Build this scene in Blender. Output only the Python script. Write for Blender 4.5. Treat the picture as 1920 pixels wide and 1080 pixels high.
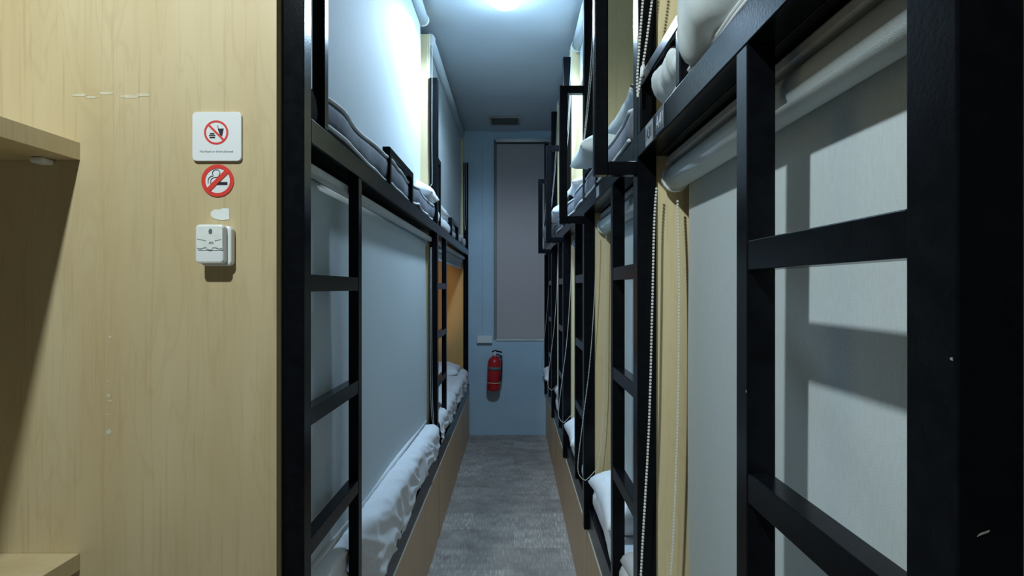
import bpy, bmesh, math, random
from mathutils import Vector, noise, Matrix
S = bpy.context.scene
for o in list(bpy.data.objects): bpy.data.objects.remove(o)
COL = S.collection
PI = math.pi
# ------------------------------------------------------------------ camera
EYE = 1.44                      # eye height; "h" below is height above the eye
cam = bpy.data.cameras.new('camera'); cam.lens = 1100/1920*36; cam.sensor_width = 36
cam.shift_x = -3/1920; cam.clip_start = 0.02
co = bpy.data.objects.new('camera', cam); COL.objects.link(co)
co.location = (0, 0, EYE); co.rotation_euler = (PI/2, 0, 0); S.camera = co
# ------------------------------------------------------------------ world / exposure
w = bpy.data.worlds.new('world'); S.world = w; w.use_nodes = True
w.node_tree.nodes['Background'].inputs[0].default_value = (0.35, 0.42, 0.5, 1)
w.node_tree.nodes['Background'].inputs[1].default_value = 0.01
S.view_settings.view_transform = 'Standard'; S.view_settings.look = 'None'
S.view_settings.exposure = 0.38; S.view_settings.gamma = 1.0
try: S.view_settings.use_curve_mapping = False
except Exception: pass
CORRIDOR_LAMP = 66.0            # emission strength of the corridor lamp globe
CORRIDOR_DOWN = 14.0            # watts thrown downwards by the same lamp
NEAR_LAMP = 90.0                # watts, lamp of the lobby the camera stands in
BUNK_LAMP = 0.6                 # watts, reading lamp in the far left lower bunk
CEIL = 1.54
YB = 5.75

# ------------------------------------------------------------------ materials
def mat(name, col, rough=0.6, metal=0.0, spec=0.5):
    m = bpy.data.materials.new(name); m.use_nodes = True
    b = m.node_tree.nodes['Principled BSDF']
    b.inputs['Base Color'].default_value = (*col, 1)
    b.inputs['Roughness'].default_value = rough
    b.inputs['Metallic'].default_value = metal
    b.inputs['Specular IOR Level'].default_value = spec
    return m
def noise_mat(name, c1, c2, scale=(10,10,10), detail=4, rough=0.6, bump=0.0, bscale=None, spec=0.5, lo=0.35, hi=0.65, nrough=0.55, bdist=0.002):
    m = mat(name, c1, rough, 0, spec); nt = m.node_tree; N = nt.nodes; L = nt.links
    b = N['Principled BSDF']
    tc = N.new('ShaderNodeTexCoord'); mp = N.new('ShaderNodeMapping'); mp.inputs['Scale'].default_value = scale
    L.new(tc.outputs['Object'], mp.inputs[0])
    n = N.new('ShaderNodeTexNoise'); n.inputs['Scale'].default_value = 1; n.inputs['Detail'].default_value = detail
    n.inputs['Roughness'].default_value = nrough
    L.new(mp.outputs[0], n.inputs['Vector'])
    r = N.new('ShaderNodeValToRGB'); r.color_ramp.elements[0].position = lo; r.color_ramp.elements[1].position = hi
    r.color_ramp.elements[0].color = (*c1, 1); r.color_ramp.elements[1].color = (*c2, 1)
    L.new(n.outputs[0], r.inputs[0]); L.new(r.outputs[0], b.inputs['Base Color'])
    if bump:
        n2 = N.new('ShaderNodeTexNoise'); n2.inputs['Detail'].default_value = 3
        n2.inputs['Scale'].default_value = bscale or 200
        L.new(tc.outputs['Object'], n2.inputs['Vector'])
        bp = N.new('ShaderNodeBump'); bp.inputs['Strength'].default_value = bump; bp.inputs['Distance'].default_value = bdist
        L.new(n2.outputs[0], bp.inputs['Height']); L.new(bp.outputs[0], b.inputs['Normal'])
    return m
def wood_mat(name, a, b_, c_, rough=0.45, gs=1.0):
    """laminate: broad cloudy tone + fine grain lines that run along local z"""
    m = mat(name, a, rough); nt = m.node_tree; N = nt.nodes; L = nt.links; B = N['Principled BSDF']
    tc = N.new('ShaderNodeTexCoord')
    def ns(scale, detail, dist=0.0):
        mp = N.new('ShaderNodeMapping'); mp.inputs['Scale'].default_value = scale
        L.new(tc.outputs['Object'], mp.inputs[0])
        n = N.new('ShaderNodeTexNoise'); n.inputs['Scale'].default_value = 1; n.inputs['Detail'].default_value = detail
        n.inputs['Distortion'].default_value = dist
        L.new(mp.outputs[0], n.inputs['Vector']); return n
    broad = ns((9*gs, 9*gs, 1.6*gs), 3)
    fine = ns((130*gs, 130*gs, 3.0*gs), 5, 0.3)
    ring = ns((16*gs, 16*gs, 2.2*gs), 2, 1.2)
    r1 = N.new('ShaderNodeValToRGB'); r1.color_ramp.elements[0].position = .36; r1.color_ramp.elements[1].position = .64
    r1.color_ramp.elements[0].color = (*a, 1); r1.color_ramp.elements[1].color = (*b_, 1)
    L.new(broad.outputs[0], r1.inputs[0])
    r2 = N.new('ShaderNodeValToRGB'); r2.color_ramp.elements[0].position = .56; r2.color_ramp.elements[1].position = .72
    r2.color_ramp.elements[0].color = (0,0,0,1); r2.color_ramp.elements[1].color = (.55,.55,.55,1)
    L.new(fine.outputs[0], r2.inputs[0])
    mx = N.new('ShaderNodeMixRGB'); mx.inputs[2].default_value = (*c_, 1)
    L.new(r2.outputs[0], mx.inputs[0]); L.new(r1.outputs[0], mx.inputs[1])
    # thin cathedral lines
    mm = N.new('ShaderNodeMath'); mm.operation = 'MULTIPLY'; mm.inputs[1].default_value = 16
    sn = N.new('ShaderNodeMath'); sn.operation = 'SINE'
    L.new(ring.outputs[0], mm.inputs[0]); L.new(mm.outputs[0], sn.inputs[0])
    r3 = N.new('ShaderNodeValToRGB'); r3.color_ramp.elements[0].position = .93; r3.color_ramp.elements[1].position = 1.0
    r3.color_ramp.elements[0].color = (0,0,0,1); r3.color_ramp.elements[1].color = (.22,.22,.22,1)
    L.new(sn.outputs[0], r3.inputs[0])
    mx2 = N.new('ShaderNodeMixRGB'); mx2.inputs[2].default_value = (*c_, 1)
    L.new(r3.outputs[0], mx2.inputs[0]); L.new(mx.outputs[0], mx2.inputs[1])
    L.new(mx2.outputs[0], B.inputs['Base Color'])
    return m
M = {}
M['wood'] = wood_mat('birch_laminate', (.57,.45,.25), (.62,.51,.31), (.47,.35,.18))
M['panel'] = wood_mat('partition_laminate', (.80,.67,.38), (.85,.71,.42), (.66,.53,.28))
M['board'] = wood_mat('storage_laminate', (.60,.39,.20), (.65,.43,.24), (.48,.31,.15))
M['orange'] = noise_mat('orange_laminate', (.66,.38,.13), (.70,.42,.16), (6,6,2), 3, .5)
M['edge'] = mat('pale_edge_band', (.62,.55,.42), .5)
M['metal'] = noise_mat('black_powder_coat', (.004,.0045,.006), (.006,.007,.009), (40,40,40), 3, .20, .08, 220, .08)
M['blind'] = noise_mat('blind_fabric', (.58,.65,.67), (.62,.69,.71), (300,300,60), 2, .75, .15, 500)
M['blind_dim'] = noise_mat('window_blind_fabric', (.50,.44,.43), (.53,.47,.46), (60,60,200), 3, .85)
M['alu'] = noise_mat('pale_aluminium', (.55,.57,.56), (.62,.64,.63), (8,60,60), 2, .4)
M['plastic'] = mat('white_plastic', (.80,.82,.82), .35)
M['bead'] = mat('bead_plastic', (.80,.80,.74), .35)
M['linen'] = noise_mat('white_cotton', (.88,.90,.92), (.92,.94,.96), (60,60,60), 3, .85, .25, 900)
M['pillow'] = noise_mat('pale_pillow_cotton', (.74,.84,.86), (.80,.88,.90), (40,40,40), 3, .85, .25, 700)
M['ticking'] = noise_mat('grey_mattress_fabric', (.13,.14,.17), (.19,.205,.24), (30,30,30), 5, .85, .4, 400)
M['piping'] = mat('pale_piping', (.72,.75,.77), .7)
M['ceiling'] = noise_mat('ceiling_paint', (.55,.62,.66), (.58,.65,.69), (3,3,3), 3, .75, .1, 60)
M['wall'] = noise_mat('grey_blue_wall_paint', (.43,.58,.68), (.46,.61,.71), (5,5,5), 4, .65, .25, 40)
M['plain_wall'] = noise_mat('lobby_wall_paint', (.07,.065,.06), (.08,.075,.07), (3,3,3), 3, .8)
M['red'] = mat('extinguisher_red', (.50,.018,.022), .35)
M['signred'] = mat('sign_red', (.72,.045,.03), .5)
M['black'] = mat('print_black', (.012,.014,.022), .5)
M['rubber'] = mat('black_rubber', (.015,.015,.015), .5)
M['ink'] = mat('faint_print_ink', (.12,.16,.18), .6)
M['paper'] = noise_mat('torn_paper', (.74,.78,.74), (.82,.84,.80), (60,60,60), 3, .8)
M['glass'] = mat('window_glass', (.02,.025,.03), .08)
M['vent'] = mat('vent_metal', (.30,.30,.27), .5)
M['label'] = mat('grey_label', (.30,.32,.34), .5)
M['labelink'] = mat('label_white_print', (.62,.66,.70), .5)
M['dust'] = noise_mat('glue_residue', (.60,.52,.34), (.68,.63,.48), (120,120,60), 4, .8)
def emis(name, col, s):
    m = mat(name, col, .5); b = m.node_tree.nodes['Principled BSDF']
    b.inputs['Emission Color'].default_value = (*col, 1); b.inputs['Emission Strength'].default_value = s; return m
M['globe'] = emis('lit_lamp_globe', (.47,.73,1.0), CORRIDOR_LAMP)
def carpet():
    m = mat('carpet_tiles', (.1,.1,.1), .95, 0, .1); nt = m.node_tree; N = nt.nodes; L = nt.links; B = N['Principled BSDF']
    tc = N.new('ShaderNodeTexCoord')
    def nz(scale, detail):
        mp = N.new('ShaderNodeMapping'); mp.inputs['Scale'].default_value = scale
        L.new(tc.outputs['Object'], mp.inputs[0]); n = N.new('ShaderNodeTexNoise')
        n.inputs['Scale'].default_value = 1; n.inputs['Detail'].default_value = detail
        L.new(mp.outputs[0], n.inputs['Vector']); return n
    st = nz((150,13,1), 3); cl = nz((7,9,1), 4); fi = nz((330,120,1), 2); bands = nz((1.5,2.4,1), 1)
    ch = N.new('ShaderNodeTexBrick'); ch.inputs['Scale'].default_value = 1; ch.offset = .5
    ch.inputs['Brick Width'].default_value = .5; ch.inputs['Row Height'].default_value = .25; ch.inputs['Mortar Size'].default_value = .0025
    ch.inputs['Color1'].default_value = (.22,.22,.22,1); ch.inputs['Color2'].default_value = (.85,.85,.85,1); ch.inputs['Mortar'].default_value = (.2,.2,.2,1)
    L.new(tc.outputs['Object'], ch.inputs['Vector'])
    def math_(op, a, b):
        n = N.new('ShaderNodeMath'); n.operation = op
        for i, v in enumerate((a, b)):
            if isinstance(v, (int, float)): n.inputs[i].default_value = v
            else: L.new(v, n.inputs[i])
        return n.outputs[0]
    r = N.new('ShaderNodeValToRGB'); r.color_ramp.elements[0].position = .50; r.color_ramp.elements[1].position = .64
    L.new(st.outputs[0], r.inputs[0])
    a = math_('MULTIPLY', r.outputs[0], ch.outputs[0])
    a = math_('MULTIPLY', a, .50)
    a = math_('ADD', a, math_('MULTIPLY', cl.outputs[0], .55))
    a = math_('ADD', a, math_('MULTIPLY', fi.outputs[0], .25))
    a = math_('ADD', a, math_('MULTIPLY', ch.outputs[0], .20))
    rr = N.new('ShaderNodeValToRGB'); rr.color_ramp.elements[0].position = .2; rr.color_ramp.elements[1].position = .9
    rr.color_ramp.elements[0].color = (.17,.155,.14,1); rr.color_ramp.elements[1].color = (.62,.58,.53,1)
    L.new(a, rr.inputs[0]); L.new(rr.outputs[0], B.inputs['Base Color'])
    return m
M['carpet'] = carpet()

# ------------------------------------------------------------------ helpers
def P(x, y, h): return Vector((x, y, EYE + h))
def empty(name, loc, label=None, cat=None, group=None):
    o = bpy.data.objects.new(name, None); COL.objects.link(o); o.location = loc; o.empty_display_size = .05
    if label: o['label'] = label
    if cat: o['category'] = cat
    if group: o['group'] = group
    return o
def org(o):
    v = Vector((0,0,0))
    while o: v += o.location; o = o.parent
    return v
def link(name, bm, m, parent=None, smooth=False, bevel=0, label=None, loc=None):
    """bm vertices are in world metres; stored relative to the parent's (or own) origin"""
    base = org(parent) if parent else Vector(loc or (0,0,0))
    for v in bm.verts: v.co -= base
    bmesh.ops.recalc_face_normals(bm, faces=bm.faces)
    me = bpy.data.meshes.new(name); bm.to_mesh(me); bm.free()
    if isinstance(m, (list, tuple)):
        for q in m: me.materials.append(q)
    else: me.materials.append(m)
    if smooth:
        for p in me.polygons: p.use_smooth = True
    o = bpy.data.objects.new(name, me); COL.objects.link(o)
    if parent: o.parent = parent
    else: o.location = base
    if bevel:
        md = o.modifiers.new('bevel', 'BEVEL'); md.width = bevel; md.segments = 2; md.limit_method = 'ANGLE'
    if label: o['label'] = label
    return o
def tag(o, label, cat, group=None, kind=None):
    o['label'] = label; o['category'] = cat
    if group: o['group'] = group
    if kind: o['kind'] = kind
    return o
def B(*boxes, mi=0):
    """bmesh of boxes given as (x0,x1,y0,y1,h0,h1), h measured from eye height"""
    bm = bmesh.new()
    for b in boxes: addbox(bm, *b)
    return bm
def addbox(bm, x0, x1, y0, y1, h0, h1, mi=0):
    vs = [bm.verts.new(P(x, y, h)) for x in (x0, x1) for y in (y0, y1) for h in (h0, h1)]
    for f in ((0,1,3,2),(4,6,7,5),(0,4,5,1),(2,3,7,6),(0,2,6,4),(1,5,7,3)):
        fc = bm.faces.new([vs[i] for i in f]); fc.material_index = mi
def part(name, box, m, parent, bevel=.002, label=None):
    return link(name, B(box), m, parent, False, bevel, label)
def struct(name, bm, m):
    o = link(name, bm, m); o['kind'] = 'structure'; return o
def addtube(bm, pts, r, n=8, cap=True, closed=False):
    pts = [Vector(p) for p in pts]; rings = []
    N_ = len(pts)
    for i, p in enumerate(pts):
        if closed: t = pts[(i+1) % N_] - pts[i-1]
        else: t = pts[min(i+1, N_-1)] - pts[max(i-1, 0)]
        t.normalize()
        a = t.cross(Vector((0,0,1)))
        if a.length < .05: a = t.cross(Vector((0,1,0)))
        a.normalize(); b = t.cross(a)
        rr = r[i] if isinstance(r, (list, tuple)) else r
        rings.append([bm.verts.new(p + rr*(math.cos(2*PI*k/n)*a + math.sin(2*PI*k/n)*b)) for k in range(n)])
    rng = range(N_ if closed else N_-1)
    for i in rng:
        A, C = rings[i], rings[(i+1) % N_]
        for k in range(n): bm.faces.new((A[k], A[(k+1) % n], C[(k+1) % n], C[k]))
    if cap and not closed:
        bm.faces.new(rings[0]); bm.faces.new(rings[-1])
def addlathe(bm, c, prof, n=24, axis=None):
    """profile list of (r, z) turned round the vertical through world point c; axis = optional 3x3 tilt"""
    rings = []
    for r, z in prof:
        ring = []
        for k in range(n):
            v = Vector((r*math.cos(2*PI*k/n), r*math.sin(2*PI*k/n), z))
            if axis: v = axis @ v
            ring.append(bm.verts.new(Vector(c) + v))
        rings.append(ring)
    for A, C in zip(rings, rings[1:]):
        for k in range(n): bm.faces.new((A[k], A[(k+1) % n], C[(k+1) % n], C[k]))
    bm.faces.new(rings[0]); bm.faces.new(rings[-1])
def addpoly(bm, pts, thick, mi=0):
    """prism from a planar outline in world points, extruded by vector thick"""
    a = [bm.verts.new(Vector(p)) for p in pts]; b = [bm.verts.new(Vector(p) + Vector(thick)) for p in pts]
    f = [bm.faces.new(a), bm.faces.new(list(reversed(b)))]
    n = len(a)
    for i in range(n): f.append(bm.faces.new((a[i], a[(i+1) % n], b[(i+1) % n], b[i])))
    for q in f: q.material_index = mi
def nz(p, s, seed=0.0): return noise.noise(Vector((p[0]*s+seed*7.3, p[1]*s-seed*3.1, p[2]*s+seed*1.7)))

def pillow_bm(c, lx, ly, t, rot=None, seed=0, wr=.010, p=2.6, n=34):
    """stuffed cushion: domed top and bottom meeting in a seam, pinched corners, wrinkles"""
    bm = bmesh.new(); c = Vector(c); g = {}
    for side in (1, -1):
        for i in range(n+1):
            for j in range(n+1):
                u = -1 + 2*i/n; v = -1 + 2*j/n
                edge = i in (0, n) or j in (0, n)
                if edge and (i, j, 1) in g: g[(i, j, -1)] = g[(i, j, 1)]; continue
                e = max(0, (1-abs(u)**p)*(1-abs(v)**p))**.42
                inx = 1 - .05*(1-abs(u))*0 - .045*(1-v*v)*0
                x = u*lx/2*(1 - .05*(1-(v*v))) ; y = v*ly/2*(1 - .05*(1-(u*u)))
                z = side*t/2*e
                q = Vector((x, y, z))
                d = nz(q, 9, seed+side)*wr*1.6 + max(0, 1-3*abs(nz(q, 5.5, seed+7)))**2*wr*.9 + abs(nz(q, 22, seed+2*side))*wr*.7
                q.z += d*e; q.x += nz(q, 12, seed+4)*wr*.6; q.y += nz(q, 12, seed+5)*wr*.6
                if rot: q = rot @ q
                g[(i, j, side)] = bm.verts.new(c + q)
    for side in (1, -1):
        for i in range(n):
            for j in range(n):
                f = [g[(i,j,side)], g[(i+1,j,side)], g[(i+1,j+1,side)], g[(i,j+1,side)]]
                if side < 0: f.reverse()
                try: bm.faces.new(f)
                except ValueError: pass
    return bm
def softbox_bm(lo, hi, r, amp=.006, sc=6, seed=0, step=.035, sag=None):
    """rounded slab with gentle lumps; lo/hi are (x,y,h)"""
    lo = P(*lo); hi = P(*hi); bm = bmesh.new()
    n = [max(3, int((hi[i]-lo[i])/step)) for i in range(3)]
    vid = {}
    def vert(i, j, k):
        if (i,j,k) in vid: return vid[(i,j,k)]
        q = Vector((lo[0]+(hi[0]-lo[0])*i/n[0], lo[1]+(hi[1]-lo[1])*j/n[1], lo[2]+(hi[2]-lo[2])*k/n[2]))
        inner = Vector([min(max(q[a], lo[a]+r), hi[a]-r) for a in range(3)])
        d = q-inner
        if d.length > 1e-6: q = inner + d.normalized()*r
        o = Vector((nz(q, sc, seed), nz(q, sc, seed+11), nz(q, sc, seed+23)))*amp*2
        q += o
        if sag: q = sag(q)
        vid[(i,j,k)] = bm.verts.new(q); return vid[(i,j,k)]
    for a in range(3):
        b, c = (a+1) % 3, (a+2) % 3
        for s in (0, n[a]):
            for i in range(n[b]):
                for j in range(n[c]):
                    idx = []
                    for di, dj in ((0,0),(1,0),(1,1),(0,1)):
                        t = [0,0,0]; t[a] = s; t[b] = i+di; t[c] = j+dj; idx.append(vert(*t))
                    if s == 0: idx.reverse()
                    bm.faces.new(idx)
    return bm
def beads(bm, pts, sp=.0078, r=.0033):
    if pts[0][1] > 2: r = .0022; sp = .0060
    pts = [Vector(p) for p in pts]
    # resample evenly
    acc = 0; out = [pts[0]]
    for a, b in zip(pts, pts[1:]):
        L_ = (b-a).length
        if L_ < 1e-9: continue
        t = sp-acc
        while t <= L_:
            out.append(a + (b-a)*t/L_); t += sp
        acc = L_-(t-sp)
    for p in out:
        rings = []
        for th in (50, 130):
            z = r*math.cos(math.radians(th)); q = r*math.sin(math.radians(th))*1.12
            rings.append([bm.verts.new(p + Vector((q*math.cos(k*PI/3), q*math.sin(k*PI/3), z))) for k in range(6)])
        tp = bm.verts.new(p+Vector((0,0,r))); bt = bm.verts.new(p-Vector((0,0,r)))
        for k in range(6):
            bm.faces.new((rings[0][k], rings[0][(k+1)%6], tp)); bm.faces.new((rings[1][(k+1)%6], rings[1][k], bt))
            bm.faces.new((rings[0][(k+1)%6], rings[0][k], rings[1][k], rings[1][(k+1)%6]))
def smooth_path(pts, n=10):
    pts = [Vector(p) for p in pts]; out = []
    for i in range(len(pts)-1):
        p0 = pts[max(i-1,0)]; p1 = pts[i]; p2 = pts[i+1]; p3 = pts[min(i+2, len(pts)-1)]
        for k in range(n):
            t = k/n
            out.append(.5*((2*p1)+(-p0+p2)*t+(2*p0-5*p1+4*p2-p3)*t*t+(-p0+3*p1-3*p2+p3)*t**3))
    out.append(pts[-1]); return out

# ------------------------------------------------------------------ the setting
struct('floor', B((-2.7,2.4,-2.2,YB+.1,-EYE-.05,-EYE)), M['carpet'])
struct('ceiling', B((-2.7,2.4,-2.2,YB+.1,CEIL,CEIL+.05)), M['ceiling'])
WX0, WX1, WH0, WH1 = -.195, .42, -.515, 1.455
struct('wall_back', B((-1.55,WX0,YB,YB+.2,-EYE,CEIL),(WX1,2.4,YB,YB+.2,-EYE,CEIL),(WX0,WX1,YB,YB+.2,-EYE,WH0),(WX0,WX1,YB,YB+.2,WH1,CEIL)), M['wall'])
win = struct('window_1', B((WX0,WX1,YB+.15,YB+.16,WH0,WH1)), M['glass'])
fr = link('window_frame', B((WX0,WX0+.04,YB+.12,YB+.15,WH0,WH1),(WX1-.04,WX1,YB+.12,YB+.15,WH0,WH1),(WX0+.04,WX1-.04,YB+.12,YB+.15,WH0,WH0+.04),(WX0+.04,WX1-.04,YB+.12,YB+.15,WH1-.04,WH1)), M['vent'], win)  # dark frame tone paints in the recess shadow beside the blind
struct('wall_left', B((-1.56,-1.50,1.235,YB,-EYE,CEIL)), M['orange'])
struct('wall_right', B((2.35,2.4,-2.2,YB,-EYE,CEIL)), M['plain_wall'])
struct('wall_front', B((-2.7,2.35,-2.2,-2.15,-EYE,CEIL)), M['plain_wall'])
struct('wall_lobby_left', B((-2.7,-2.65,-2.15,1.205,-EYE,CEIL)), M['plain_wall'])
struct('wall_left_near', B((-2.65,-.487,1.205,1.228,-EYE,CEIL)), M['wood'])

# ------------------------------------------------------------------ lamps
def lamp(name, x, y, label, globe):
    t = empty(name, P(x, y, CEIL-.0), label, 'ceiling light', None)
    bm = bmesh.new(); addlathe(bm, P(x, y, CEIL), [(.115,0),(.115,-.012),(.105,-.02),(.09,-.02)], 32)
    link('lamp_base', bm, M['plastic'], t, True)
    bm = bmesh.new(); addlathe(bm, P(x, y, CEIL-.02), [(.088,0),(.088,-.015),(.08,-.032),(.06,-.046),(.03,-.053),(.004,-.055)], 32)
    link('lamp_globe', bm, globe, t, True)
    return t
cl = lamp('ceiling_light', -.045, 3.06, 'round lit ceiling lamp over the bunk corridor', M['globe'])
ld = bpy.data.lights.new('corridor_lamp_light', 'SPOT'); ld.shadow_soft_size = .06; ld.spot_size = math.radians(172); ld.spot_blend = .3; ld.energy = CORRIDOR_DOWN*4; ld.color = (.56,.77,1.0)
lo_ = bpy.data.objects.new('corridor_lamp_light', ld); COL.objects.link(lo_); lo_.parent = cl; lo_.location = (0,0,-.145)
M['globe2'] = emis('lit_lobby_globe', (.95,.97,.90), 4.0)
nl = lamp('ceiling_light', -.66, -.06, 'round lit ceiling lamp in the lobby before the corridor', M['globe2'])
ld = bpy.data.lights.new('lobby_lamp_light', 'SPOT'); ld.shadow_soft_size = .035; ld.spot_size = math.radians(166); ld.spot_blend = .25; ld.energy = NEAR_LAMP; ld.color = (.86,.98,1.0)
lo_ = bpy.data.objects.new('lobby_lamp_light', ld); COL.objects.link(lo_); lo_.parent = nl; lo_.location = (0,0,-.14)

# ------------------------------------------------------------------ ladder / handle / guard pieces shared by both rows
def bunk(side, X, y0, y1, y2, ladder_h, name_label, group, handle_out, guard, top, endpost, labels=None, board=True):
    """side=+1 right row, -1 left row; X = distance of the corridor face from the axis;
       y0..y1 near post, y2 = far end of the unit"""
    def bx(x0, x1, *r):
        a, b = side*x0, side*x1
        return (min(a,b), max(a,b), *r)
    t = empty('bunk_bed', (side*(X+.02), y0, 0), name_label, 'bunk bed', group)
    PW = .046; depth = 2.30 if side > 0 else 1.485
    xo = .315 if side > 0 else .430          # storage board plane
    part('post', bx(X, X+PW, y0, y1, -1.03, top), M['metal'], t)
    if endpost: part('post', bx(X, X+PW, y2-.05, y2-.002, -1.03, top), M['metal'], t)
    ye = y2-.05 if endpost else y2
    # upper rail and lower rail
    rl = part('upper_rail', bx(X, X+PW-.004, y1, ye, .315, .370), M['metal'], t)
    part('lower_rail', bx(xo+.002, xo+.042, y0+.004 if not endpost else y0+.004, y2-.004, -1.030, -.932), M['metal'], t)
    # slabs that carry the mattresses, and the partition behind the near post
    part('upper_bed_base', bx(X+PW, depth, y0+.045, y2-.003, .318, .356), M['metal'], t)
    part('lower_bed_base', bx(xo+.045, depth, y0+.045, y2-.003, -.985, -.945), M['board'], t)
    part('partition_panel', bx(X+PW, depth, y0+.010, y0+.028, -1.03, 1.47), M['panel'], t)
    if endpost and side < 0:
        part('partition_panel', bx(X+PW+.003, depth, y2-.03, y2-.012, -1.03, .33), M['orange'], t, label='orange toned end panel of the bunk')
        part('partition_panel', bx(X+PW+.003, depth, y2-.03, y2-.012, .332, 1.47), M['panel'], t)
    bo = part('storage_board', bx(xo, xo+.018, y0+.008, y2-.008, -EYE, -1.042), M['board'], t, .001)
    part('board_edge', bx(xo-.001, xo+.018, y0+.008, y2-.008, -1.0415, -1.0335), M['edge'], bo, 0)
    # ladder
    lw = .038 if side > 0 else .030
    ly = y1 + (.305 if side > 0 else .389)
    part('ladder_post', bx(X, X+lw-.001, ly, ly+.037, -.931, .3145), M['metal'], t)
    for hh in ladder_h:
        part('ladder_rung', bx(X+.001, X+.031, y1, ly, hh-.038, hh), M['metal'], t, .0015)
    # grab handle
    if handle_out:
        g0, g1 = X-.104, X-.070
        bm = B(bx(g0, g1, y0+.003, y0+.035, .275, .865), bx(g1, X, y0+.003, y0+.035, .275, .308), bx(g1, X, y0+.003, y0+.035, .832, .865))
        link('grab_handle', bm, M['metal'], t, False, .003)
    else:
        bm = B(bx(X, X+.030, y1+.09, y1+.12, .370, .765), bx(X, X+.030, y1, y1+.09, .735, .765))
        link('grab_handle', bm, M['metal'], t, False, .003)
    # low guard on the upper rail
    a, b, touches = guard
    bm = B(bx(X, X+.028, a, a+.028, .370, .476), bx(X, X+.028, b-.028, b, .370, .476), bx(X, X+.028, a, b, .476, .505))
    link('guard_rail', bm, M['metal'], t, False, .003)
    return t, rl
GR = 'bunks of the right row'
RP = [.397, 1.42, 2.50, 3.55, 4.65]
RE = RP[1:] + [YB]
rl_lab = ['black steel bunk nearest on the right, carrying the two small number stickers',
          'black steel bunk on the right, second from the camera, with grey mattress rim above',
          'black steel bunk on the right, third from the camera, below the ceiling lamp',
          'black steel bunk on the right, fourth from the camera',
          'black steel bunk on the right, farthest one against the end wall']
RH = [.061, -.238, -.540]
Rb = []
for i in range(5):
    y0 = RP[i]; y2 = RE[i]
    t, rl = bunk(1, .300, y0, y0+.052, y2, RH, rl_lab[i], GR, i > 0, (y2-.36, y2-.002, True), 1.40, i == 4)
    Rb.append((t, rl))
GL = 'bunks of the left row'
LP = [1.232, 3.385]
t1, _ = bunk(-1, .440, 1.232, 1.276, 3.385, [.030, -.262, -.545], 'black steel bunk nearest on the left, beside the birch wall', GL, False, (2.09, 2.58, False), 1.225, False)
t2, _ = bunk(-1, .440, 3.385, 3.44, YB-.02, [.030, -.262, -.545], 'black steel bunk at the far left, with an orange lit lower berth', GL, False, (4.19, 4.70, False), 1.215, True)

# ------------------------------------------------------------------ number stickers on the near right rail
def text_obj(name, s, size, m, parent, loc, rot, ext=.0004, sx=1.0, label=None):
    cu = bpy.data.curves.new(name, 'FONT'); cu.body = s; cu.size = size; cu.extrude = ext; cu.align_x = 'CENTER'; cu.align_y = 'CENTER'
    to = bpy.data.objects.new('tmp', cu); COL.objects.link(to)
    dg = bpy.context.evaluated_depsgraph_get(); me = bpy.data.meshes.new_from_object(to.evaluated_get(dg))
    bpy.data.objects.remove(to)
    R = Matrix.Rotation(rot[2], 4, 'Z') @ Matrix.Rotation(rot[0], 4, 'X') @ Matrix.Diagonal((sx, 1, 1, 1))
    me.transform(Matrix.Translation(Vector(loc)-org(parent)) @ R)
    me.materials.clear(); me.materials.append(m)
    o = bpy.data.objects.new(name, me); COL.objects.link(o); o.parent = parent
    if label: o['label'] = label
    return o
r0 = Rb[0][1]
for (x, y, h, w_, l_) in ((.2994,.4015,-.0485,.0012,.0012),(.2994,.756,-.133,.001,.002)):
    bm = bmesh.new(); addpoly(bm, [P(x,y-w_,h-l_),P(x,y+w_*.7,h-l_*.6),P(x,y+w_,h+l_*.5),P(x,y-w_*.6,h+l_)], (.0005,0,0))
    link('paint_chip', bm, M['vent'], Rb[0][0])
x, y, h = .3175, .3966, -.166; bm = bmesh.new()
addpoly(bm, [P(x-.004,y,h-.0022),P(x+.004,y,h+.0008),P(x+.0045,y,h+.0022),P(x-.002,y,h)], (0,.0003,0))
link('paint_chip', bm, M['vent'], Rb[0][0])
# text runs towards the camera on the face that looks into the corridor
s1 = link('number_sticker', B((.2988,.2998,1.262,1.328,.318,.366)), M['label'], Rb[0][0], label='grey number sticker with dark print')
text_obj('sticker_text', 'A31', .036, M['black'], s1, P(.2986,1.295,.342), (PI/2,0,-PI/2), sx=.9)
s2 = link('number_sticker', B((.2988,.2998,1.165,1.235,.320,.366)), M['black'], Rb[0][0], label='black number sticker with white print')
text_obj('sticker_text', 'A41', .040, M['labelink'], s2, P(.2986,1.200,.342), (PI/2,0,-PI/2), sx=.9)
link('number_sticker', B((.2988,.2998,2.06,2.12,.325,.362)), M['label'], Rb[1][0])

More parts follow.
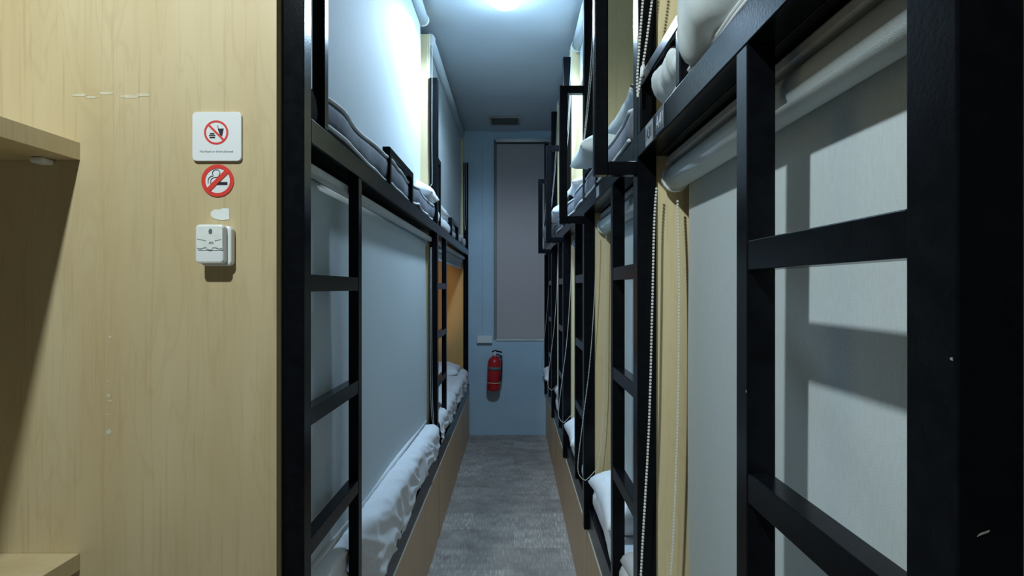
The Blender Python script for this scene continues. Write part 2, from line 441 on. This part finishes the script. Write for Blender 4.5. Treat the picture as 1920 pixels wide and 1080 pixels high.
# ------------------------------------------------------------------ roller blinds
def blind(side, xb, y0, y1, h_top, h_bot, rollx, label, group, rolled=False, tilt=0.0, chain=None, front=True, headrail=None, r=.029):
    def bx(x0, x1, *q):
        a, b = side*x0, side*x1
        return (min(a,b), max(a,b), *q)
    t = empty('roller_blind', (side*rollx, (y0+y1)/2, EYE+h_top), label, 'roller blind', group)
    bm = bmesh.new(); addtube(bm, [P(side*rollx, y0+.012, h_top), P(side*rollx, y1-.012, h_top)], r, 20)
    link('roller', bm, M['blind'], t, True)
    for yy in (y0, y1):
        bm = bmesh.new(); addtube(bm, [P(side*rollx, yy-(.0 if yy == y0 else .012), h_top), P(side*rollx, yy+(.012 if yy == y0 else 0), h_top)], r+.005, 20)
        link('end_cap', bm, M['plastic'], t, False, .002)
    # hanging cloth: thin sheet with a slow ripple
    bm = bmesh.new(); ny, nh = 24, 24; th = .0016; hb = h_bot
    for s_ in (0, 1):
        vs = {}
        for i in range(ny+1):
            for k in range(nh+1):
                yy = y0+.016 + (y1-y0-.032)*i/ny
                bot = hb + tilt*(i/ny-.5)
                hh = h_top + (bot-h_top)*k/nh
                x = xb + s_*th + .004*math.sin(yy*5+1.3)*(k/nh) + .003*math.sin(hh*4)
                vs[(i,k)] = bm.verts.new(P(side*x, yy, hh))
        for i in range(ny):
            for k in range(nh):
                bm.faces.new((vs[(i,k)], vs[(i+1,k)], vs[(i+1,k+1)], vs[(i,k+1)]))
    link('cloth', bm, M['blind'], t, True)
    bm = bmesh.new()
    addtube(bm, [P(side*(xb+.001), y0+.016, hb-tilt/2), P(side*(xb+.001), y1-.016, hb+tilt/2)], .009, 8)
    link('bottom_bar', bm, M['linen'], t, True)
    if headrail:
        a, b, c, d = headrail
        link('head_rail', B(bx(a, b, y0-.02, y1+.02, c, d)), M['alu'], t, False, .004)
    if chain:
        bm = bmesh.new()
        for pth in chain: beads(bm, smooth_path([P(*p) for p in pth]))
        link('bead_chain', bm, M['bead'], t)
    return t
GBR = 'roller blinds on the lower right berths'
GBU = 'rolled up blinds on the upper right berths'
rb_lab = ['long grey white roller blind pulled down behind the nearest right ladder',
          'grey white roller blind pulled down in the second lower right berth, past the yellowish panel',
          'grey white roller blind in the third lower right berth',
          'narrow seeming roller blind in the fourth lower right berth',
          'roller blind in the last lower right berth, beside the end wall']
ru_lab = ['rolled up blind with looped bead chain above the nearest upper right berth',
          'rolled up blind with long cord above the second upper right berth',
          'rolled up white blind at ceiling height in the third upper right berth',
          'rolled up blind in the fourth upper right berth',
          'rolled up blind in the farthest upper right berth']
for i in range(5):
    y0 = RP[i]+.055; y1 = RE[i]-.018
    if i == 0:
        ch = [[(.338,1.388,.235),(.332,1.385,.15),(.326,1.38,-.05),(.317,1.375,-.33),(.300,1.37,-.62),(.296,1.365,-.70),(.305,1.36,-.735)],
              [(.388,1.388,.205),(.389,1.38,.0),(.384,1.375,-.33),(.368,1.37,-.66),(.350,1.365,-.72),(.325,1.362,-.745),(.305,1.36,-.735)]]
    else:
        yc = RE[i]-.06
        ch = [[(.345,yc,.235),(.338,yc,.0),(.318,yc,-.30),(.288,yc,-.55),(.270,yc,-.70),(.268,yc,-.76),(.282,yc,-.79),(.300,yc,-.80)],
              [(.385,yc,.22),(.380,yc,-.1),(.376,yc,-.45),(.355,yc,-.72),(.330,yc-.01,-.765),(.300,yc,-.80)]]
    blind(1, .412, y0, y1, .262, -.735, .385, rb_lab[i], GBR, chain=ch, headrail=(.366,.404,.296,.314))
    # upper berths: cloth wound up
    yc = RE[i]-.06
    if i == 0: cu = [[(.345,yc,1.43),(.322,yc,.95),(.296,yc,.62),(.287,yc,.49),(.288,yc,.445)],[(.372,yc,1.40),(.340,yc,.85),(.312,yc,.60),(.292,yc,.47),(.288,yc,.445)]]
    else: cu = [[(.345,yc,1.43),(.325,yc,1.0),(.300,yc,.70),(.285,yc,.56)],[(.350,yc,1.42),(.332,yc,1.0),(.305,yc,.70),(.285,yc,.56)]]
    bt = blind(1, .400, y0, y1, 1.455, 1.36 if i != 2 else 1.20, .385, ru_lab[i], GBU, chain=cu, r=.034)
    if i == 0:
        bm = bmesh.new(); addtube(bm, [P(.297,yc,.488),P(.2985,yc,.495),P(.300,yc,.512),P(.301,yc,.518)], [.003,.0055,.0055,.003], 10)
        link('chain_connector', bm, M['plastic'], bt, True)
# bead connector on the nearest upper chain is part of that blind
# left row
blind(-1, .512, 1.40, 3.225, 1.470, .455, .498, 'bright blue white roller blind pulled down over the near upper left berth', 'blinds of the left row',
      chain=[[(-.462,3.33,1.44),(-.464,3.33,.9),(-.462,3.33,.62),(-.468,3.33,.585),(-.478,3.33,.565)],[(-.490,3.33,1.42),(-.492,3.33,.8),(-.486,3.33,.58),(-.478,3.33,.565)]], r=.030)
blind(-1, .500, 1.30, 3.355, .262, -.722, .530, 'grey roller blind pulled down behind the left ladder over the near lower left berth', 'blinds of the left row', tilt=-.07,
      chain=[[(-.468,3.34,.23),(-.466,3.34,-.3),(-.462,3.34,-.62),(-.455,3.34,-.76),(-.452,3.34,-.80)],[(-.474,3.34,.23),(-.474,3.34,-.4),(-.468,3.34,-.7),(-.452,3.34,-.80)]], headrail=(.470,.496,.268,.292))
blind(-1, .512, 3.47, 5.66, 1.470, .47, .498, 'dim grey roller blind pulled down over the far upper left berth', 'blinds of the left row', r=.030,
      chain=[[(-.452,5.60,1.4),(-.452,5.60,.7),(-.462,5.60,.55)],[(-.462,5.60,1.4),(-.468,5.60,.7),(-.462,5.60,.55)]])
blind(-1, .505, 3.47, 5.66, .262, .190, .520, 'rolled up blind above the orange lit far lower left berth', 'blinds of the left row', rolled=True, headrail=(.470,.496,.272,.300), r=.026)

# window blind
t = empty('window_blind', P(.12, YB+.05, WH1), 'dull brownish grey roller blind covering the window in the end wall', 'window blind')
link('cloth', B((-.165,WX1-.01,YB+.05,YB+.053,WH0+.02,WH1-.03)), M['blind_dim'], t)
link('bottom_bar', B((-.168,WX1-.008,YB-.01,YB+.056,WH0-.004,WH0+.018)), M['alu'], t, False, .003)
bm = bmesh.new(); addtube(bm, [P(-.175,YB-.012,WH1-.01), P(WX1-.005,YB-.012,WH1-.01)], .020, 16)
link('roller', bm, M['plastic'], t, True)

# ------------------------------------------------------------------ bedding
def mattress(name, lo, hi, m, label, group, seed, piping=True, side=1, amp=.006):
    t = empty(name, ((P(*lo)+P(*hi))/2).xy.to_3d() + Vector((0,0,EYE+lo[2])), label, 'mattress', group)
    link('mattress_body', softbox_bm(lo, hi, .028, amp, 5, seed, .03 if hi[1]-lo[1] < 1.3 else .04), m, t, True)
    if piping:
        for hh, off in ((lo[2]+.012, 0), (hi[2]-.012, 1)):
            pts = []
            x0, x1, y0, y1 = lo[0]+.004, hi[0]-.004, lo[1]+.004, hi[1]-.004
            def seg(a, b, n): return [(a[0]+(b[0]-a[0])*k/n, a[1]+(b[1]-a[1])*k/n) for k in range(n)]
            c = .03
            path = seg((x0+c,y0),(x1-c,y0),30)+seg((x1,y0+c),(x1,y1-c),40)+seg((x1-c,y1),(x0+c,y1),30)+seg((x0,y1-c),(x0,y0+c),40)
            for (x, y) in path:
                q = P(x, y, hh); o = Vector((nz(q,5,seed),nz(q,5,seed+11),nz(q,5,seed+23)))*amp*2
                pts.append(q+o+Vector((0,0,.012*nz(q,2.3,seed+40)*off)))
            bm = bmesh.new(); addtube(bm, pts, .0055, 6, closed=True)
            link('piping', bm, M['piping'], t, True)
    return t
def pillow(c, lx, ly, th, label, group, seed, rot=None, m=None, wr=.010):
    bm = pillow_bm(P(*c), lx, ly, th, rot, seed, wr)
    lowest = min(v.co.z for v in bm.verts)
    cc = P(*c); o = link('pillow', bm, m or M['linen'], None, True, loc=(cc.x, cc.y, lowest))
    tag(o, label, 'pillow', group); return o
RX = lambda d: Matrix.Rotation(math.radians(d), 3, 'X')
RY = lambda d: Matrix.Rotation(math.radians(d), 3, 'Y')
RZ = lambda d: Matrix.Rotation(math.radians(d), 3, 'Z')
# right upper berths
GMU = 'grey mattresses on the upper right berths'; GPU = 'pillows on the upper right berths'
ord_ = ['nearest', 'second', 'third', 'fourth', 'farthest']
for i in range(5):
    y0 = RP[i]+.060; y1 = RE[i]-.004
    mattress('mattress', (.318 if i == 0 else .300, y0, .372 if i == 0 else .372, ), (2.2, y1, .404 if i == 0 else .470), M['ticking'],
             'dark grey mattress with pale piping on the %s upper right berth' % ord_[i], GMU, 3+i)
def sag_a(q):
    k = max(0, min(1, (.40-q.x)/.13)); m_ = max(0, min(1, (q.y-.80)/.30))
    q = q.copy(); low = 1-min(1, max(0, (q.z-EYE-.39)/.16))
    q.z -= k*(.020+.042*m_)*low; q.z += .10*max(0, .95-q.y)*k
    q.x -= .018*k*m_
    f = nz((q.x*1.2, q.y, q.z), 8, 5); q.x -= .012*max(0, 1-4*abs(f))*k
    return q
o = link('pillow', softbox_bm((.292,.60,.392),(.64,1.062,.575), .080, .012, 7, 51, .012, sag_a), M['pillow'], None, True, loc=P(.46,.86,.36))
tag(o, 'bulky pale blue pillow drooping over the rail of the nearest upper right berth', 'pillow', GPU)
def sag_b(q):
    q = q.copy(); f = nz((q.x*.5, q.y*1.5+q.z*.8, q.z*.4), 14, 9); q.x += .010*max(0, 1-4*abs(f)); return q
o = link('pillow', softbox_bm((.306,1.125,.406),(.62,1.345,.497), .045, .006, 9, 52, .009, sag_b), M['pillow'], None, True, loc=P(.46,1.24,.405))
tag(o, 'pale rolled pillow behind the low guard of the nearest upper right berth', 'pillow', GPU)
pillow((.53,1.74,.500), .46,.46,.085, 'pale pillow on the second upper right berth near its ladder post', GPU, 3, RY(6), M['pillow'])
pillow((.45,2.27,.545), .44,.36,.13, 'pale pillow whose end sticks into the corridor, second upper right berth', GPU, 4, RY(-10), M['pillow'])
pillow((.53,3.18,.53), .48,.52,.12, 'white pillow on the third upper right berth', GPU, 5)
pillow((.47,4.12,.53), .44,.50,.14, 'white pillow on the fourth upper right berth', GPU, 6, RY(-6))
pillow((.46,5.25,.52), .44,.55,.13, 'white pillow on the farthest upper right berth', GPU, 7, RY(-8))
# right lower berths
GML = 'white made mattresses in the lower right berths'; GPL = 'pillows in the lower right berths'
for i in range(5):
    y0 = RP[i]+.060; y1 = RE[i]-.004
    mattress('mattress', (.330, y0, -.935), (2.2, y1, -.835), M['linen'],
             'white sheeted mattress in the %s lower right berth' % ord_[i], GML, 13+i, piping=False, amp=.008)
pillow((.515,2.17,-.775), .42,.50,.15, 'white pillow in the second lower right berth, poking out below the blind', GPL, 21, RY(-5))
pillow((.50,1.62,-.80), .36,.34,.12, 'white folded pillow at the near end of the second lower right berth', GPL, 22, RY(-8))
pillow((.49,3.24,-.79), .40,.46,.15, 'plump white pillow in the third lower right berth', GPL, 23, RY(-6))
pillow((.51,4.33,-.79), .40,.46,.15, 'white pillow in the fourth lower right berth', GPL, 24)
pillow((.48,5.42,-.79), .42,.52,.16, 'white pillow in the farthest lower right berth by the end wall', GPL, 25, RY(-4))
# left upper
mattress('mattress', (-1.42, 1.34, .372), (-.446, 3.35, .470), M['ticking'], 'dark grey mattress with pale piping on the near upper left berth', 'mattresses of the left row', 31, amp=.009)
mattress('mattress', (-1.42, 3.47, .372), (-.455, 5.64, .465), M['linen'], 'white sheeted mattress on the far upper left berth', 'mattresses of the left row', 32, piping=False, amp=.010)
pillow((-.60,3.20,.525), .36,.30,.12, 'white pillow corner poking out by the middle post, near upper left berth', 'pillows of the left row', 33, RY(8))
pillow((-.62,3.85,.52), .34,.60,.10, 'white pillow on the far upper left berth behind its guard', 'pillows of the left row', 34, RY(5))
# left lower mattresses
mattress('mattress', (-1.42, 1.34, -.935), (-.462, 3.35, -.815), M['ticking'], 'grey mattress under a rumpled white sheet in the near lower left berth', 'mattresses of the left row', 35, piping=False)
mattress('mattress', (-1.42, 3.47, -.935), (-.462, 5.66, -.800), M['linen'], 'white made mattress in the orange lit far lower left berth', 'mattresses of the left row', 36, piping=False, amp=.010)
pillow((-.75,5.38,-.75), .52,.40,.13, 'white pillow against the orange end panel of the far lower left berth', 'pillows of the left row', 37)
def sheet(y0, y1, seed, x_in, h_top, x_out, hem, label, name='bed_sheet'):
    """cloth laid over the mattress and hanging over its corridor edge, with folds"""
    bm = bmesh.new(); ny = 150; ns = 46; vs = {}; htf = h_top if callable(h_top) else (lambda y: h_top_); h_top_ = h_top
    xo_ = x_out
    for i in range(ny+1):
        y = y0+(y1-y0)*i/ny; h_top = htf(y)
        x_out = xo_-.052*max(0, min(1, (1.86-y)/.12))
        hm = hem(y)
        for k in range(ns+1):
            s = k/ns
            # profile: flat run, rounded shoulder, drop
            if s < .45: x = x_in+(x_out-.035-x_in)*s/.45; h = h_top; dirn = Vector((0,0,1))
            elif s < .62:
                a = (s-.45)/.17*PI/2; x = x_out-.035+.035*math.sin(a); h = h_top-.035+.035*math.cos(a); dirn = Vector((-math.sin(a),0,math.cos(a)))
            else:
                q = (s-.62)/.38; x = x_out; h = h_top-.035-q*(h_top-.035-hm); dirn = Vector((-1,0,.15))
            dirn.x = -abs(dirn.x)
            dirn = Vector((abs(dirn.x),0,dirn.z))
            q3 = Vector((0, y*5-s*3, s*1.5+seed)); fold = noise.noise(q3+Vector((0,s*3,0)))
            fine = noise.noise(Vector((s*6, y*22+s*7, seed+3))); crease = 1-abs(noise.noise(Vector((s*3.5, y*6.5-s*4, seed+9))))*2
            amp = .004+.016*max(0, s-.25)
            d = fold*amp + fine*.0025 + max(0, crease)**3*.009*(.3+s)
            p = P(-abs(x), y, h)+dirn*(d+.008)
            vs[(i,k)] = bm.verts.new(p)
    for i in range(ny):
        for k in range(ns): bm.faces.new((vs[(i,k)], vs[(i+1,k)], vs[(i+1,k+1)], vs[(i,k+1)]))
    bm.verts.ensure_lookup_table()
    o = link(name, bm, M['linen'], None, True, loc=P(x_out, (y0+y1)/2, h_top-.12))
    md = o.modifiers.new('thick', 'SOLIDIFY'); md.thickness = .003; md.offset = 0
    tag(o, label, 'bed sheet', 'white sheets in the lower left berths')
    return o
sheet(1.36, 3.33, 2.0, -.95, lambda y: -.712-.072*max(0,(y-1.5)/1.8)**1.1, -.436, lambda y: -.925+.018*math.sin(y*5)+.012*math.sin(y*13)+(.05 if y < 1.75 else 0)*min(1,(1.75-y)/.2), 'rumpled white sheet hanging over the rail of the near lower left berth')
sheet(3.50, 5.62, 5.0, -.90, -.790, -.446, lambda y: -.925+.012*math.sin(y*7), 'creased white sheet on the bed in the orange lit far lower left berth')
# reading lamp in the far lower left berth (the source of its warm light)
t = empty('reading_lamp', P(-1.2, 3.52, .12), 'small warm reading lamp on the partition of the far lower left berth', 'reading lamp')
part('lamp_back', (-1.25,-1.15,3.414,3.43,.08,.16), M['plastic'], t)
M['warm'] = emis('warm_lamp_glow', (1.0,.62,.22), 5.0)
part('lamp_shade', (-1.235,-1.165,3.43,3.46,.09,.15), M['warm'], t)
ld = bpy.data.lights.new('reading_lamp_light', 'SPOT'); ld.energy = BUNK_LAMP*40; ld.color = (1,.70,.34); ld.shadow_soft_size = .03; ld.spot_size = math.radians(33); ld.spot_blend = .5
lo_ = bpy.data.objects.new('reading_lamp_light', ld); COL.objects.link(lo_); lo_.parent = t; lo_.location = (0,.0,0)
lo_.rotation_euler = Vector((.16,2.2,-.22)).to_track_quat('-Z','Y').to_euler()

# ------------------------------------------------------------------ end wall: trunking, fire extinguisher; ceiling vent
t = empty('cable_trunking', P(-.26, YB, -.53), 'pale vertical cable trunking with end box beside the window', 'cable trunking')
part('trunking_cover', (-.305,-.212,YB-.014,YB-.0005,-.463,1.40), M['wall'], t, .003)
part('end_box', (-.355,-.210,YB-.045,YB-.0005,-.535,-.464), M['plastic'], t, .004)
def extinguisher():
    c = P(-.196, YB-.085, -.99)
    t = empty('fire_extinguisher', c, 'small red fire extinguisher hung on the end wall below the window', 'fire extinguisher')
    tilt = Matrix.Rotation(math.radians(2.5), 3, 'Y')
    bm = bmesh.new(); addlathe(bm, c, [(.045,0),(.060,.006),(.066,.02),(.066,.27),(.060,.295),(.045,.315),(.024,.328),(.020,.335)], 28, tilt)
    link('cylinder_body', bm, M['red'], t, True)
    for z0, z1, mm, nm in ((.075,.083,M['dust'],'pale_band'),(.20,.232,M['ink'],'printed_label')):
        bm = bmesh.new(); addlathe(bm, c, [(.0668,z0),(.0668,z1)], 28, tilt); link(nm, bm, mm, t, True)
    bm = bmesh.new(); addlathe(bm, c, [(.020,.333),(.022,.34),(.022,.362),(.012,.37),(.012,.38)], 16, tilt)
    link('valve', bm, M['alu'], t, True)
    bm = bmesh.new()
    a = lambda x, z, y=0: c + tilt @ Vector((x, y, z))
    addtube(bm, [a(-.03,.372), a(.0,.385), a(.07,.372)], [.006,.009,.006], 8)
    addtube(bm, [a(-.01,.36), a(.04,.345), a(.075,.330)], [.006,.007,.005], 8)
    link('squeeze_handle', bm, M['metal'], t, True)
    bm = bmesh.new(); addtube(bm, smooth_path([a(.015,.352,-.02), a(.055,.34,-.03), a(.072,.27,-.03), a(.070,.16,-.03), a(.066,.10,-.03)]), .007, 8)
    link('hose', bm, M['rubber'], t, True)
    bm = bmesh.new(); addbox(bm, -.196+.008-.02, -.196+.008+.02, YB-.075, YB-.002, -.99+.30, -.99+.33)
    link('wall_bracket', bm, M['rubber'], t)
extinguisher()
t = empty('ceiling_vent', P(-.08, 5.38, CEIL), 'small beige grille vent in the ceiling near the end wall', 'ceiling vent')
bm = B((-.22,.06,5.25,5.275,CEIL-.016,CEIL-.001),(-.22,.06,5.485,5.51,CEIL-.016,CEIL-.001),(-.22,-.2,5.275,5.485,CEIL-.016,CEIL-.001),(.04,.06,5.275,5.485,CEIL-.016,CEIL-.001))
link('vent_frame', bm, M['vent'], t, False, .002)
bm = bmesh.new()
for k in range(7):
    yy = 5.29+k*.03; addpoly(bm, [P(-.2,yy,CEIL-.014),P(-.2,yy+.004,CEIL-.014),P(-.2,yy+.02,CEIL-.002),P(-.2,yy+.016,CEIL-.002)], (.24,0,0))
link('vent_slats', bm, M['vent'], t)

# ------------------------------------------------------------------ birch wall: shelves, signs, dispenser, marks
YW = 1.205
kx = lambda px: (px-963)*YW/1100
kh = lambda py: (540-py)*YW/1100
def shelf(h0, h1, label, clip):
    t = empty('wall_shelf', P(-1.5, 1.0, h0), label, 'shelf', 'birch shelves on the left wall')
    link('shelf_board', B((-2.0,kx(149),.55,YW-.0005,h0,h1)), M['wood'], t, False, .0015)
    link('edge_band', B((kx(149),kx(149)+.0012,.55,YW-.0005,h0,h1)), M['wood'], t)
    if clip:
        bm = B((kx(80),kx(104),YW-.035,YW-.001,h0-.012,h0-.0005)); link('shelf_clip', bm, M['plastic'], t, False, .004, 'pale plastic clip')
    return t
shelf(kh(300), kh(268), 'upper birch wall shelf at the left edge, casting a dark shadow', True)
shelf(kh(1037)-.034, kh(1037), 'lower birch wall shelf at the bottom left corner', False)
def ring_pts(c, r, n=48): return [Vector((c[0]+r*math.cos(2*PI*k/n), c[1], c[2]+r*math.sin(2*PI*k/n))) for k in range(n)]
def annulus(bm, c, r0, r1, th, n=48):
    A = ring_pts(c, r0, n); C = ring_pts(c, r1, n); d = Vector((0,-th,0))
    va = [bm.verts.new(p) for p in A]; vb = [bm.verts.new(p) for p in C]; va2 = [bm.verts.new(p+d) for p in A]; vb2 = [bm.verts.new(p+d) for p in C]
    for k in range(n):
        q = (k+1) % n
        for f in ((va[k],va[q],vb[q],vb[k]),(va2[k],vb2[k],vb2[q],va2[q]),(va[k],va2[k],va2[q],va[q]),(vb[k],vb[q],vb2[q],vb2[k])): bm.faces.new(f)
def quad(bm, pts, y, th=.0005): addpoly(bm, [Vector((p[0], y, p[1])) for p in pts], (0,-th,0))
def px(x, y): return (kx(x), EYE+kh(y))
# no food or drink plate
x0, x1, z0, z1 = kx(363.5), kx(455), kh(303), kh(211.5)
t = empty('food_ban_sign', P((x0+x1)/2, YW, z0), 'square white plastic sign with a crossed out burger and cup', 'sign')
def rrect(x0, x1, h0, h1, r, y, n=8):
    pts = []
    for cx, ch, a0 in ((x1-r,h1-r,0),(x0+r,h1-r,90),(x0+r,h0+r,180),(x1-r,h0+r,270)):
        for k in range(n+1):
            a = math.radians(a0+90*k/n); pts.append(P(cx+r*math.cos(a), y, ch+r*math.sin(a)))
    return pts
bm = bmesh.new(); addpoly(bm, rrect(x0,x1,z0,z1,.009,YW-.0005), (0,-.006,0)); link('sign_plate', bm, M['plastic'], t, False, .001)
yf = YW-.0066
cx, cz = px(408.5, 250); R_ = 22.6*YW/1100
bm = bmesh.new(); annulus(bm, (cx, yf, cz), R_*.84, R_, .0004)
d = R_*.9*.7071; wv = .0020*.7071
quad(bm, [(cx-d-wv,cz+d-wv),(cx-d+wv,cz+d+wv),(cx+d+wv,cz-d+wv),(cx+d-wv,cz-d-wv)], yf, .0006)
link('ban_symbol', bm, M['signred'], t)
bm = bmesh.new()
quad(bm, [px(411.3,243),px(422.5,242.5),px(419.5,257),px(415.5,254.5)], yf); quad(bm, [px(410.8,237),px(411.8,236.5),px(413,243),px(412,243)], yf)
for ya, yb_, xa, xb in ((251,253.4,396.5,405.5),(254.8,256.6,394.8,407.3),(258.2,260.5,395.8,406.8)):
    quad(bm, [px(xa,yb_),px(xb,yb_),px(xb-.8,ya),px(xa+.8,ya)], yf)
link('food_pictogram', bm, M['black'], t)
text_obj('caption', 'No food or drink allowed', .0064, M['ink'], t, Vector((kx(409), yf-.0002, EYE+kh(285.5))), (PI/2,0,0), .0001, 1.02)
# no smoking disc
cx, cz = px(408.7, 339); R_ = 30.3*YW/1100
o = empty('smoking_ban_sticker', (cx, YW, cz-R_), 'round red and white no smoking sticker', 'sticker')
bm = bmesh.new(); addpoly(bm, ring_pts((cx,YW-.0004,cz), R_*.98, 48), (0,-.0006,0)); link('sticker_face', bm, M['plastic'], o)
yf = YW-.0012
bm = bmesh.new(); quad(bm, [px(398,347),px(427,347),px(427,341.5),px(398,341.5)], yf, .0003)
sm = smooth_path([Vector((kx(391), yf-.0003, EYE+kh(344))), Vector((kx(391.5), yf-.0003, EYE+kh(336))), Vector((kx(396), yf-.0003, EYE+kh(331))), Vector((kx(400), yf-.0003, EYE+kh(330))),
                  Vector((kx(399), yf-.0003, EYE+kh(324))), Vector((kx(403), yf-.0003, EYE+kh(319))), Vector((kx(410), yf-.0003, EYE+kh(319))), Vector((kx(413), yf-.0003, EYE+kh(325))), Vector((kx(409), yf-.0003, EYE+kh(332))), Vector((kx(402), yf-.0003, EYE+kh(333))),
                  Vector((kx(396.5), yf-.0003, EYE+kh(337))), Vector((kx(395.5), yf-.0003, EYE+kh(345)))], 6)
addtube(bm, sm, .0007, 5); link('cigarette_pictogram', bm, M['black'], o)
bm = bmesh.new(); annulus(bm, (cx, yf, cz), R_*.765, R_, .0008); d = R_*.82*.7071; wv = .0046*.7071
quad(bm, [(cx-d-wv,cz-d+wv),(cx-d+wv,cz-d-wv),(cx+d+wv,cz+d-wv),(cx+d-wv,cz+d+wv)], yf, .0014)
link('ban_symbol', bm, M['signred'], o)
# torn paper
bm = bmesh.new(); quad(bm, [px(395,402),px(397,396),px(401,395),px(402,392.5),px(412,393),px(418,390.5),px(430,391),px(430.5,411),px(422,412.5),px(414,412.8),px(404,410.5),px(398,408)], YW-.0004, .0006)
o = link('torn_paper', bm, M['paper'], None, loc=P(kx(413), YW, kh(412))); tag(o, 'torn scrap of white paper stuck above the white box', 'paper scrap')
# white wall box with old stickers
t = empty('wall_dispenser', P(kx(410), YW, kh(500)), 'small white plastic wall box with worn sticker below the torn paper', 'wall box')
D = .036
bm = bmesh.new(); prof = rrect(kx(384),kx(441.5),kh(499),kh(425),.010,YW-.0005); addpoly(bm, prof, (0,-.018,0)); link('back_shell', bm, M['plastic'], t, False, .003)
bm = bmesh.new(); a = [(kx(380.5),kx(437.5))][0]
prof = rrect(a[0]+.003,a[1]-.003,kh(497)+.002,kh(424),.008,YW-.018); addpoly(bm, prof, (0,-D+.018,0)); link('front_cover', bm, M['plastic'], t, False, .004)
bm = bmesh.new(); prof = rrect(kx(388),kx(434),kh(471),kh(428),.002,YW-D-.0004); addpoly(bm, prof, (0,-.0006,0)); link('worn_sticker', bm, M['paper'], t)
bm = bmesh.new(); y_ = YW-D-.0012
quad(bm, [px(409.5,441),px(412,442),px(415,440.5),px(415.5,435),px(413,432),px(410,433),px(408.5,437)], y_, .0003)
for xa, ya, xb, yb_ in ((388,450.5,396,452),(396,452,404,454),(420,454,427,452.5),(427,452.5,432,451),(410,456.5,417,456.5),(410,459,417,459),(409,459,412,455),(415,455,418,459)):
    quad(bm, [px(xa,ya+.8),px(xb,yb_+.8),px(xb,yb_),px(xa,ya)], y_, .0003)
for k in range(18):
    xa = 388+k*2.5; ya = 467.5+1.2*math.sin(k*.9)+(2.0 if 6 < k < 11 else 0)
    quad(bm, [px(xa,ya+1.0),px(xa+2.5,ya+1.1),px(xa+2.5,ya-.4*(k%3)),px(xa,ya-.2)], y_, .0003)
link('worn_print', bm, M['ink'], t)
# glue marks where things were once stuck (one mesh: uncountable smears)
random.seed(4); bm = bmesh.new()
def smear(cx, cy, w_, h_, n=10):
    pts = []
    for k in range(n):
        a = -2*PI*k/n; rr = .65+.35*random.random(); pts.append(px(cx+w_/2*rr*math.cos(a), cy+h_/2*rr*math.sin(a)))
    quad(bm, pts, YW-.0003, .0002)
for c in ((150,178,40,6),(172,182,30,5),(200,175,34,6),(243,181,44,7),(268,178,34,8),(204,742,9,9),(206,752,12,5),(202,777,10,3),(205,810,13,12),(207,632,9,6),(203,716,8,3)): smear(*c)
o = link('glue_marks', bm, M['dust'], None, loc=P(kx(205), YW, kh(500))); tag(o, 'faint pale glue residue smeared on the birch wall', 'glue residue', kind='stuff')
